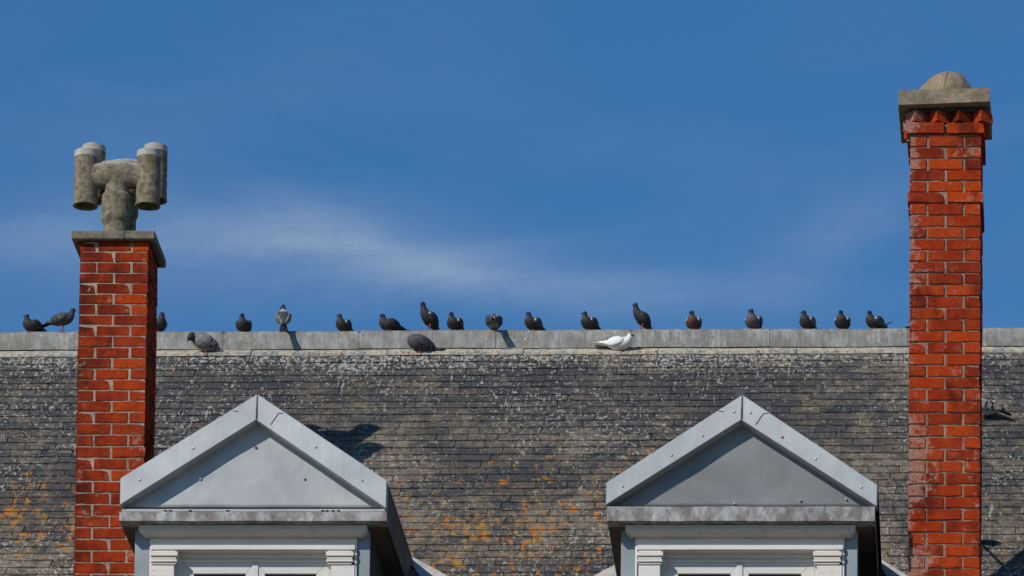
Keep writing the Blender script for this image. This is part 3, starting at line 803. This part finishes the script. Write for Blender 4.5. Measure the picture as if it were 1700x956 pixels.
    for (g0, g1, s0, s1) in ((gx[0], gx[1], gx[0] - 22, mid), (gx[2], gx[3], mid, gx[3] + 22)):
        x0, xg0, xg1, x1 = X(s0, 945, ys) + .001, X(g0, 945, ys), X(g1, 945, ys), X(s1, 945, ys) - .001
        bm = bmesh.new()
        prism(bm, [(x0, zlow), (xg0, zlow), (xg0, zg), (x0, zst)], ys, ys + .04)
        bevel(bm, .002); obj('sash', bm, M['frame'], d)
        bm = bmesh.new(); prism(bm, [(xg1, zlow), (x1, zlow), (x1, zst), (xg1, zg)], ys, ys + .04); bevel(bm, .002); obj('sash', bm, M['frame'], d)
        bm = bmesh.new(); prism(bm, [(x0 + .002, zst), (xg0, zg + .001), (xg1, zg + .001), (x1 - .002, zst)], ys + .001, ys + .04); bevel(bm, .002); obj('sash', bm, M['frame'], d)
        bbox_part('window_pane', xg0 - .01, xg1 + .01, ys + .022, ys + .026, zlow, zg + .01, M['glass'], d, 0)
    bbox_part('window_bar', X(mid - 5, 945, ys), X(mid + 5, 945, ys), ys - .008, ys + .002, zlow, zof(936, ys), M['frame'], d, .002)
    bm = bmesh.new(); box(bm, bx0 + .052, bx1 - .052, yw + .07, yw + .09, zlow, zs - .003); obj('inner_lining', bm, M['dark'], d)
    # white-stained flashing where the dormer meets the slope
    return d
def flashing(d, pts, lift=.03):
    bm = bmesh.new(); P = [on_roof(px, py, lift) for px, py in pts]
    nrm = Vector((0, -.7071, .7071)) * .008
    a = [bm.verts.new(p) for p in P]; b = [bm.verts.new(p - nrm) for p in P]; n = len(P)
    bm.faces.new(a); bm.faces.new(b[::-1])
    for i in range(n): bm.faces.new((a[(i + 1) % n], a[i], b[i], b[(i + 1) % n]))
    bmesh.ops.recalc_face_normals(bm, faces=bm.faces[:])
    obj('valley_flashing', bm, M['flash'], d)

d1 = dormer(427.3, 654.2, 425.3, 697, 200, 793.5, 838, 642, 797, 843.5, (198, 641.8), 841.5, 866, (230, 609), (251, 591.5),
       ((251.5, 289, 250, 296), (549, 589, 541.5, 588)), ((224, 249), (593.5, 615)), 0.0, M['zinc_tymp'],
       'left dormer with pale zinc pediment and a narrow ledge above its cornice', (True, False),
       [(232, 796.5, 0), (320.5, 744, 0), (524, 742, 0), (601, 797.5, 0), (424.5, 742.5, 1)][:4], (322, 408, 440, 525), True, ((424.5, 742.5, 1), (333, 795, 0), (505.5, 794.5, 0)))
d2 = dormer(1232.5, 655.5, 1230.6, 697, 1006.8, 801, 838, 1456.6, 805, 840.5, (1007.5, 1452), 840, 866, (1038, 1420), (1057.5, 1401.5),
       ((1060, 1096, 1057.7, 1101.5), (1356, 1398, 1350, 1398)), ((1031, 1054.5), (1402.5, 1424)), -.022, M['zinc_green'],
       'right dormer with darker grey-green zinc pediment and brown-stained cornice', (False, True),
       [(1033.5, 807, 0), (1114.8, 755.5, 0), (1166.5, 723, 0), (1218.5, 683.5, 0), (1246, 685, 0), (1299, 726, 1), (1354, 762, 0), (1430, 809, 0)], (1126, 1213, 1243, 1330), False, ((1220, 836, 0), (1329, 831, 0), (1405, 829, 0)))
c = at(1229.5, 656, YD + .12); bm = bmesh.new(); tube(bm, (c.x, YD + .10, c.z), (c.x, YD + .35, c.z + .0), .030, .030, 16); obj('ridge_end', bm, M['zinc_dark_shaded'], d2)
flashing(d1, [(679, 921), (690, 927), (733, 950), (760, 966), (726, 985), (700, 960), (686, 940)])
flashing(d2, [(1455, 922), (1468, 932), (1497, 949), (1512, 960), (1490, 985), (1468, 950)])
flashing(d2, [(1024, 935), (1018, 939), (1000, 948), (985, 956), (1000, 970), (1035, 960)])

# ------------------------------------------------------------------ pigeons
def bird_mat(name, kind):
    m, t = new_mat(name); p = t.n('ShaderNodeTexCoord').outputs['Object']; s = t.n('ShaderNodeSeparateXYZ', {0: p})
    n = t.noise(t.scl(p, (60, 90, 60)), 1.0, 4, .6)
    C = dict(dark=((.018, .016, .016), (.046, .040, .038)), slate=((.045, .046, .052), (.085, .085, .095)), grey=((.17, .155, .15), (.27, .25, .245)),
             white=((.72, .70, .67), (.85, .83, .80)), rust=((.075, .032, .020), (.13, .06, .035)), mauve=((.095, .06, .07), (.15, .11, .12)),
             head=((.012, .018, .020), (.035, .045, .045)), blackbar=((.01, .01, .012), (.02, .02, .022)), beak=((.03, .028, .028), (.06, .055, .05)),
             leg=((.30, .07, .06), (.42, .12, .10)), eye=((.10, .03, .01), (.16, .05, .015)), pale=((.30, .28, .27), (.45, .43, .41)))[kind]
    c = t.mix(t.ramp(n, .3, .7), *C)
    if kind in ('slate', 'grey', 'mauve', 'dark'):      # checkered coverts and a few pale feather edges
        ck = t.noise(t.scl(p, (70, 120, 110)), 1.0, 3, .6, .8)
        c = t.mix(t.ramp(ck, .52, .60, 0, .75), c, (.012, .012, .014) if kind != 'dark' else (.05, .047, .046))
        c = t.mix(t.ramp(t.noise(t.scl(p, (50, 120, 150)), 1.0, 2, .5), .62, .70, 0, .6), c, (.20, .19, .185) if kind != 'dark' else (.07, .065, .06))
    if kind == 'head':
        c = t.mix(t.ramp(t.noise(p, 40, 2), .42, .6), c, (.035, .018, .04))
    if kind == 'white':
        c = t.mix(t.ramp(t.noise(t.scl(p, (45, 100, 120)), 1.0, 4, .6), .45, .75, 0, .45), c, (.42, .40, .38))
    finish(t, c, .65 if kind not in ('eye', 'beak') else .3, n, .35, .003, 0, .25); return m
BM = {k: bird_mat('feather_' + k, k) for k in ('dark', 'slate', 'grey', 'white', 'rust', 'mauve', 'head', 'blackbar', 'beak', 'leg', 'eye', 'pale')}

def crspline(P, n):
    """Catmull-Rom through tuples"""
    out = []
    Q = [P[0]] + list(P) + [P[-1]]
    for i in range(1, len(Q) - 2):
        for k in range(n):
            t_ = k / n; a, b, c, d_ = Q[i - 1], Q[i], Q[i + 1], Q[i + 2]
            out.append(tuple(.5 * ((2 * b[j]) + (c[j] - a[j]) * t_ + (2 * a[j] - 5 * b[j] + 4 * c[j] - d_[j]) * t_ ** 2 + (3 * b[j] - a[j] - 3 * c[j] + d_[j]) * t_ ** 3) for j in range(len(b))))
    out.append(tuple(P[-1])); return out
def sweep(bm, pts, nseg=16, seglist=None):
    """pts: (x,y,z,r_side,r_up) loft of ellipses along a curve"""
    P = crspline(pts, 4); rings = []
    for i, q in enumerate(P):
        a = Vector(P[max(i - 1, 0)][:3]); b = Vector(P[min(i + 1, len(P) - 1)][:3]); d = (b - a).normalized()
        side = Vector((0, 1, 0)); side = (side - d * side.dot(d)); side = side.normalized() if side.length > .2 else Vector((1, 0, 0))
        up = side.cross(d) * -1
        c = Vector(q[:3]); rs, ru = max(q[3], .001), max(q[4], .001)
        rings.append([c + side * rs * math.cos(2 * math.pi * k / nseg) + up * ru * math.sin(2 * math.pi * k / nseg) for k in range(nseg)])
    loft(bm, rings); bmesh.ops.recalc_face_normals(bm, faces=bm.faces[:])

# spine per pose: from rump to crown, (x, y, z, side, up)
POSE = {
 'sit':   [(-.105, 0, .050, .014, .010), (-.075, 0, .055, .032, .026), (-.03, 0, .060, .054, .048), (.02, 0, .062, .062, .056), (.052, 0, .080, .052, .050), (.064, 0, .110, .032, .034), (.068, 0, .132, .0215, .023), (.070, 0, .150, .0205, .0235), (.073, 0, .166, .016, .018), (.075, 0, .174, .005, .006)],
 'tall':  [(-.095, 0, .055, .014, .010), (-.075, 0, .075, .030, .024), (-.045, 0, .110, .050, .042), (-.010, 0, .142, .058, .050), (.022, 0, .172, .050, .046), (.040, 0, .202, .034, .034), (.048, 0, .230, .0225, .025), (.052, 0, .252, .021, .024), (.055, 0, .268, .016, .018), (.057, 0, .276, .005, .006)],
 'walk':  [(-.115, 0, .088, .014, .010), (-.080, 0, .094, .032, .026), (-.03, 0, .104, .052, .046), (.03, 0, .118, .056, .053), (.070, 0, .138, .046, .046), (.090, 0, .162, .030, .032), (.099, 0, .182, .022, .023), (.104, 0, .197, .021, .0225), (.107, 0, .211, .016, .017), (.108, 0, .218, .005, .006)],
 'preen': [(-.120, 0, .060, .014, .010), (-.085, 0, .078, .034, .028), (-.035, 0, .105, .056, .050), (.020, 0, .128, .060, .056), (.058, 0, .148, .050, .048), (.086, .008, .160, .034, .034), (.104, .020, .155, .026, .027), (.116, .028, .140, .023, .024), (.120, .030, .126, .018, .019), (.121, .030, .118, .006, .007)],
 'tuck':  [(-.135, 0, .050, .014, .010), (-.098, 0, .066, .034, .026), (-.042, 0, .094, .056, .048), (.015, 0, .116, .068, .062), (.055, 0, .122, .060, .060), (.082, 0, .120, .042, .046), (.096, 0, .118, .024, .028), (.102, 0, .117, .010, .012), (.104, 0, .117, .004, .005), (.105, 0, .117, .002, .002)],
 'dove':  [(-.120, 0, .078, .014, .009), (-.085, 0, .070, .034, .026), (-.035, 0, .062, .054, .046), (.020, 0, .062, .060, .054), (.062, 0, .076, .050, .050), (.084, 0, .102, .032, .034), (.094, 0, .122, .0235, .025), (.100, 0, .138, .0225, .025), (.105, 0, .152, .017, .018), (.107, 0, .160, .005, .006)],
}
HEAD = dict(sit=(.071, 0, .1365), tall=(.053, 0, .254), walk=(.104, 0, .198), preen=(.117, .028, .136), tuck=None, dove=(.101, 0, .126))
TAIL = dict(sit=((-.085, .050), (-.185, .040)), tall=((-.080, .068), (-.150, -.010)), walk=((-.090, .092), (-.190, .062)), preen=((-.095, .068), (-.190, .028)), tuck=((-.11, .064), (-.255, .062)), dove=((-.09, .074), (-.225, .088)))
GRP = 'pigeons perched along the ridge'
BS = .77
def pigeon(px, py, Y, pose, head_deg, label, mats=('dark', 'slate', 'head'), turn=0.0, scale=1.0, ground='ridge', stride=0.0, group=None, legs=None, spot=None, pale=None, lean=0.0, tail_dz=0.0, wingbar=True, bob=0.0, white_back=False):
    body_m, wing_m, head_m = mats
    foot = at(px, py, Y)
    if ground == 'ridge': foot = Vector((at(px, 545, Y).x, Y, cap_top + TILT * (at(px, 545, Y).x - STRIP_TOP.x) - .0005))
    if ground == 'roof': foot = on_roof(px, py, .012)
    root = link('pigeon', None, label=label, category='pigeon'); 
    if group: root['group'] = group
    root.location = foot; root.rotation_euler = (0, 0, R(head_deg)); root.scale = (scale * BS,) * 3
    sp = [list(q) for q in POSE[pose]]
    if pose == 'sit':
        for q in sp: q[2] = q[2] if q[2] < .075 else .075 + (q[2] - .075) * .80
    for q in sp: q[2] += bob
    if pose == 'dove':
        for q in sp: q[2] = q[2] if q[2] < .07 else .07 + (q[2] - .07) * .80
    bm = bmesh.new(); sweep(bm, sp, 18)
    for v in bm.verts: v.co += noise.noise_vector(v.co * 30 + Vector((px, 0, 0))) * .0022
    b = obj('body', bm, BM[body_m], root, smooth=True)
    # darker hood (head and neck) is a second material on the same continuous body
    b.data.materials.append(BM[head_m])
    hd = HEAD[pose]
    zh = sp[5][2] if hd else 9
    for f in b.data.polygons:
        if pose in ('preen',):
            if f.center.x > .088: f.material_index = 1
        elif f.center.z > zh + .006: f.material_index = 1
    if white_back:
        b.data.materials.append(BM['pale'])
        for f in b.data.polygons:
            if -.03 < f.center.x < .02 and f.normal.z + -f.normal.x > .9 and f.center.z > sp[2][2] + .03 and abs(f.center.y) < .03: f.material_index = 2
    # wings: folded shells along both sides
    t0, t1 = TAIL[pose]; sh = sp[4]
    for s in (-1, 1):
        bm = bmesh.new()
        W = []
        for k, (f, rs, ru, oy) in enumerate(((0, .006, .012, .90), (.14, .013, .030, .98), (.38, .015, .040, .96), (.62, .013, .034, .86), (.82, .009, .020, .62), (1, .003, .006, .30))):
            # walk down the spine from shoulder to tail
            u = (1 - f) * 4.0 ; i0 = min(int(u), 3); fr = u - i0
            A_ = Vector(sp[i0][:3]).lerp(Vector(sp[i0 + 1][:3]), fr); wd = sp[i0][3] * (1 - fr) + sp[i0 + 1][3] * fr; hh = sp[i0][4] * (1 - fr) + sp[i0 + 1][4] * fr
            if f >= .99: A_ = Vector((t0[0] * .45 + t1[0] * .55, 0, (t0[1] * .45 + t1[1] * .55) + bob + .008)); wd = .030; hh = .01
            elif f > .8: A_ = A_.lerp(Vector((t0[0], 0, t0[1] + bob)), .5); wd = max(wd, .036)
            W.append((A_.x - .004, s * wd * oy, A_.z + hh * .18, rs, ru))
        sweep(bm, W, 10)
        wmesh = obj('wing', bm, BM[wing_m], root, smooth=True)
        if wingbar:
            wmesh.data.materials.append(BM['blackbar']); xs = [v.co.x for v in wmesh.data.vertices]; lo_, hi_ = min(xs), max(xs)
            for f in wmesh.data.polygons:
                g = (f.center.x - lo_) / (hi_ - lo_)
                if .34 < g < .41 or .52 < g < .57 or g < .12: f.material_index = 1
        if pale:
            wmesh.data.materials.append(BM['pale']); xs = [v.co.x for v in wmesh.data.vertices]; hi_ = max(xs); zz_ = sorted(v.co.z for v in wmesh.data.vertices if v.co.x > hi_ - .012 * pale); zmid = zz_[len(zz_) // 3]
            for f in wmesh.data.polygons:
                if f.center.x > hi_ - .012 * pale and f.center.z > zmid: f.material_index = len(wmesh.data.materials) - 1
    # tail fan
    bm = bmesh.new(); A_ = Vector((t0[0], 0, t0[1] + bob)); B_ = Vector((t1[0], 0, t1[1] + bob + tail_dz))
    for k in range(5):
        a = (k - 2) * .0065; th = .0035; wv = .009
        off = Vector((0, 0, -.0012 * abs(k - 2)))
        sweep(bm, [(A_.x, a * .7, A_.z, .007, .009), ((A_.x * .6 + B_.x * .4), a * 1.5, A_.z * .6 + B_.z * .4 + off.z, .010, .0045), (B_.x + .006 * abs(k - 2) * .4, a * 2.3, B_.z + off.z, .0085, .002)], 8)
    tl_ = obj('tail', bm, BM['blackbar'] if wing_m != 'white' else BM['white'], root, smooth=True)
    if hd:
        ha = R(turn); fw = Vector((math.cos(ha), math.sin(ha), -.12 if pose != 'preen' else -1.4)).normalized()
        H = Vector(hd) + Vector((0, 0, bob)); sd = Vector((-math.sin(ha), math.cos(ha), 0))
        bm = bmesh.new(); tube(bm, H + fw * .012, H + fw * .026, .010, .0048, 10); tube(bm, H + fw * .026 , H + fw * .042 + Vector((0, 0, -.003)), .0048, .0012, 8)
        obj('beak', bm, BM['beak'], root, smooth=True)
        # forehead and cheeks give the skull its forward shape
        for s in (-1, 1):
            bm = bmesh.new(); bmesh.ops.create_uvsphere(bm, u_segments=10, v_segments=8, radius=.003, matrix=Matrix.Translation(H + sd * s * .0185 + fw * .008 + Vector((0, 0, .003))))
            obj('eye', bm, BM['eye'], root, smooth=True)
        if spot:
            bm = bmesh.new(); bmesh.ops.create_uvsphere(bm, u_segments=14, v_segments=10, radius=.0175, matrix=Matrix.Translation(H + fw * .010 + Vector((0, -.004, .0))) @ Matrix.Diagonal((1.0, .95, .62, 1)))
            obj('eye_patch', bm, BM['blackbar'], root, smooth=True)
    # legs and toes
    legz = dict(sit=.02, tall=.10, walk=.075, preen=.07, tuck=.07, dove=.028)[pose] + bob
    lx = dict(sit=.01, tall=-.012, walk=.005, preen=-.005, tuck=.008, dove=.02)[pose]
    for s in (-1, 1):
        bm = bmesh.new(); f = Vector((lx + s * stride + .004, s * .020, .004))
        tube(bm, (lx - .004, s * .020, legz + .012), (f.x, f.y, f.z), .0048, .0034, 8)
        for ang in (-28, 0, 28, 180):
            L_ = .026 if ang != 180 else .014; e = f + Vector((math.cos(R(ang)) * L_, math.sin(R(ang)) * L_, -.002))
            tube(bm, f, e, .0032, .0016, 6)
        obj('leg', bm, BM['leg'], root, smooth=True)
    if lean: root.rotation_euler = (0, R(lean), R(head_deg))
    return root

RT = YR - .055
g1 = 'pigeons perched on the ridge'
pigeon(54, 545, RT, 'sit', 222, 'dark pigeon sitting at the far left end of the ridge, facing left', ('dark', 'dark', 'head'), turn=-15, group=g1, lean=-3)
pigeon(102, 545, YR - .075, 'walk', -8, 'grey checkered pigeon standing beside the left chimney, facing right', ('slate', 'slate', 'head'), stride=.012, group=g1, scale=.98)
pigeon(262, 545, RT, 'sit', -55, 'dark pigeon half hidden behind the right edge of the left chimney', ('dark', 'dark', 'head'), group=g1, scale=1.08)
pigeon(405, 545, RT, 'sit', -97, 'dark round pigeon sitting facing the camera, between the left chimney and the upright white-backed pigeon', ('dark', 'dark', 'head'), group=g1, bob=-.008)
pigeon(470, 545, YR - .088, 'tall', 100, 'upright pigeon with a white patch on its back, tail towards the camera', ('slate', 'grey', 'head'), turn=60, group=g1, scale=1.06, bob=-.034, white_back=True, tail_dz=-.02)
pigeon(571, 545, RT, 'sit', -118, 'small brownish pigeon sitting with its beak pointing left', ('dark', 'dark', 'dark'), turn=-62, group=g1, bob=-.004, scale=.95, pale=1)
pigeon(647, 545, RT, 'sit', -150, 'dark pigeon lying low with its long tail stretched to the right', ('dark', 'dark', 'head'), turn=30, group=g1, bob=-.004)
pigeon(710, 545, YR - .06, 'tall', -140, 'tall dark pigeon standing upright above the one with its head tucked in', ('dark', 'dark', 'head'), turn=25, group=g1, scale=1.02, pale=1, bob=-.024)
pigeon(756, 545, RT, 'sit', -115, 'dark pigeon sitting just right of the tall standing one', ('dark', 'dark', 'head'), turn=10, group=g1, bob=.0, pale=1)
pigeon(820, 545, YR - .088, 'sit', 96, 'grey pigeon turned away with pale shoulders, its tail hanging over the ridge', ('grey', 'slate', 'head'), turn=20, group=g1, pale=2.6, tail_dz=-.05, scale=1.08)
pigeon(886, 545, RT, 'sit', -125, 'dark pigeon sitting right of the one with pale shoulders', ('dark', 'slate', 'head'), turn=-5, group=g1, pale=1)
pigeon(979, 545, RT, 'sit', -125, 'dark pigeon sitting above the tail of the white dove', ('dark', 'dark', 'head'), turn=-30, group=g1, pale=1.2)
pigeon(1063, 545, YR - .055, 'tall', -148, 'tall black pigeon standing upright right above the white dove', ('dark', 'dark', 'head'), turn=10, group=g1, scale=.96, bob=-.022)
pigeon(1152, 545, RT, 'sit', -103, 'pigeon with a rusty brown breast facing the camera', ('rust', 'slate', 'head'), turn=-15, group=g1, pale=1.5)
pigeon(1252, 545, RT, 'sit', -108, 'pigeon with a mauve breast and its head raised', ('mauve', 'slate', 'head'), turn=-25, group=g1, scale=1.08, pale=1)
pigeon(1341, 545, RT, 'sit', -118, 'brownish grey pigeon, leftmost of the last three before the right chimney', ('dark', 'mauve', 'head'), turn=-45, group=g1, pale=1)
pigeon(1399, 545, RT, 'sit', -102, 'narrow dark pigeon, middle one of the last three before the right chimney', ('dark', 'dark', 'head'), turn=5, group=g1, pale=1.4, bob=-.002)
pigeon(1453, 545, RT, 'sit', -135, 'dark grey pigeon with its tail tip cocked up, nearest the right chimney', ('dark', 'slate', 'head'), turn=35, group=g1, tail_dz=.075, pale=1)
pigeon(1536, 545, RT, 'sit', -20, 'pigeon almost wholly hidden behind the right chimney', ('dark', 'dark', 'head'), group=g1, bob=-.006)
g2 = 'pigeons standing on the flashing strip'
def strip_pt(px, py):
    return None
YS_ = YR - .100 - DD * .55
pigeon(340, 588, YS_ - .03, 'preen', 197, 'pale grey pigeon preening with black wing bars, on the flashing left of the ridge row', ('grey', 'grey', 'head'), ground='free', group=g2, scale=1.18, bob=-.034, tail_dz=-.012)
pigeon(698, 587.5, YS_ - .03, 'tuck', 193, 'fluffed dark grey pigeon with its head tucked in, on the flashing', ('slate', 'slate', 'head'), ground='free', group=g2, scale=1.12, bob=-.026, tail_dz=-.02)
pigeon(1027, 583, YS_ - .02, 'dove', -14, 'white pigeon with a black eye patch sitting on the flashing', ('white', 'white', 'white'), ground='free', group=g2, scale=1.06, spot=True, wingbar=False)
pigeon(1634, 698, 0, 'walk', 168, 'mottled grey and white pigeon on the slates, its head hidden by the right chimney', ('pale', 'grey', 'head'), ground='roof', scale=1.25, pale=6, tail_dz=-.01, bob=-.02)
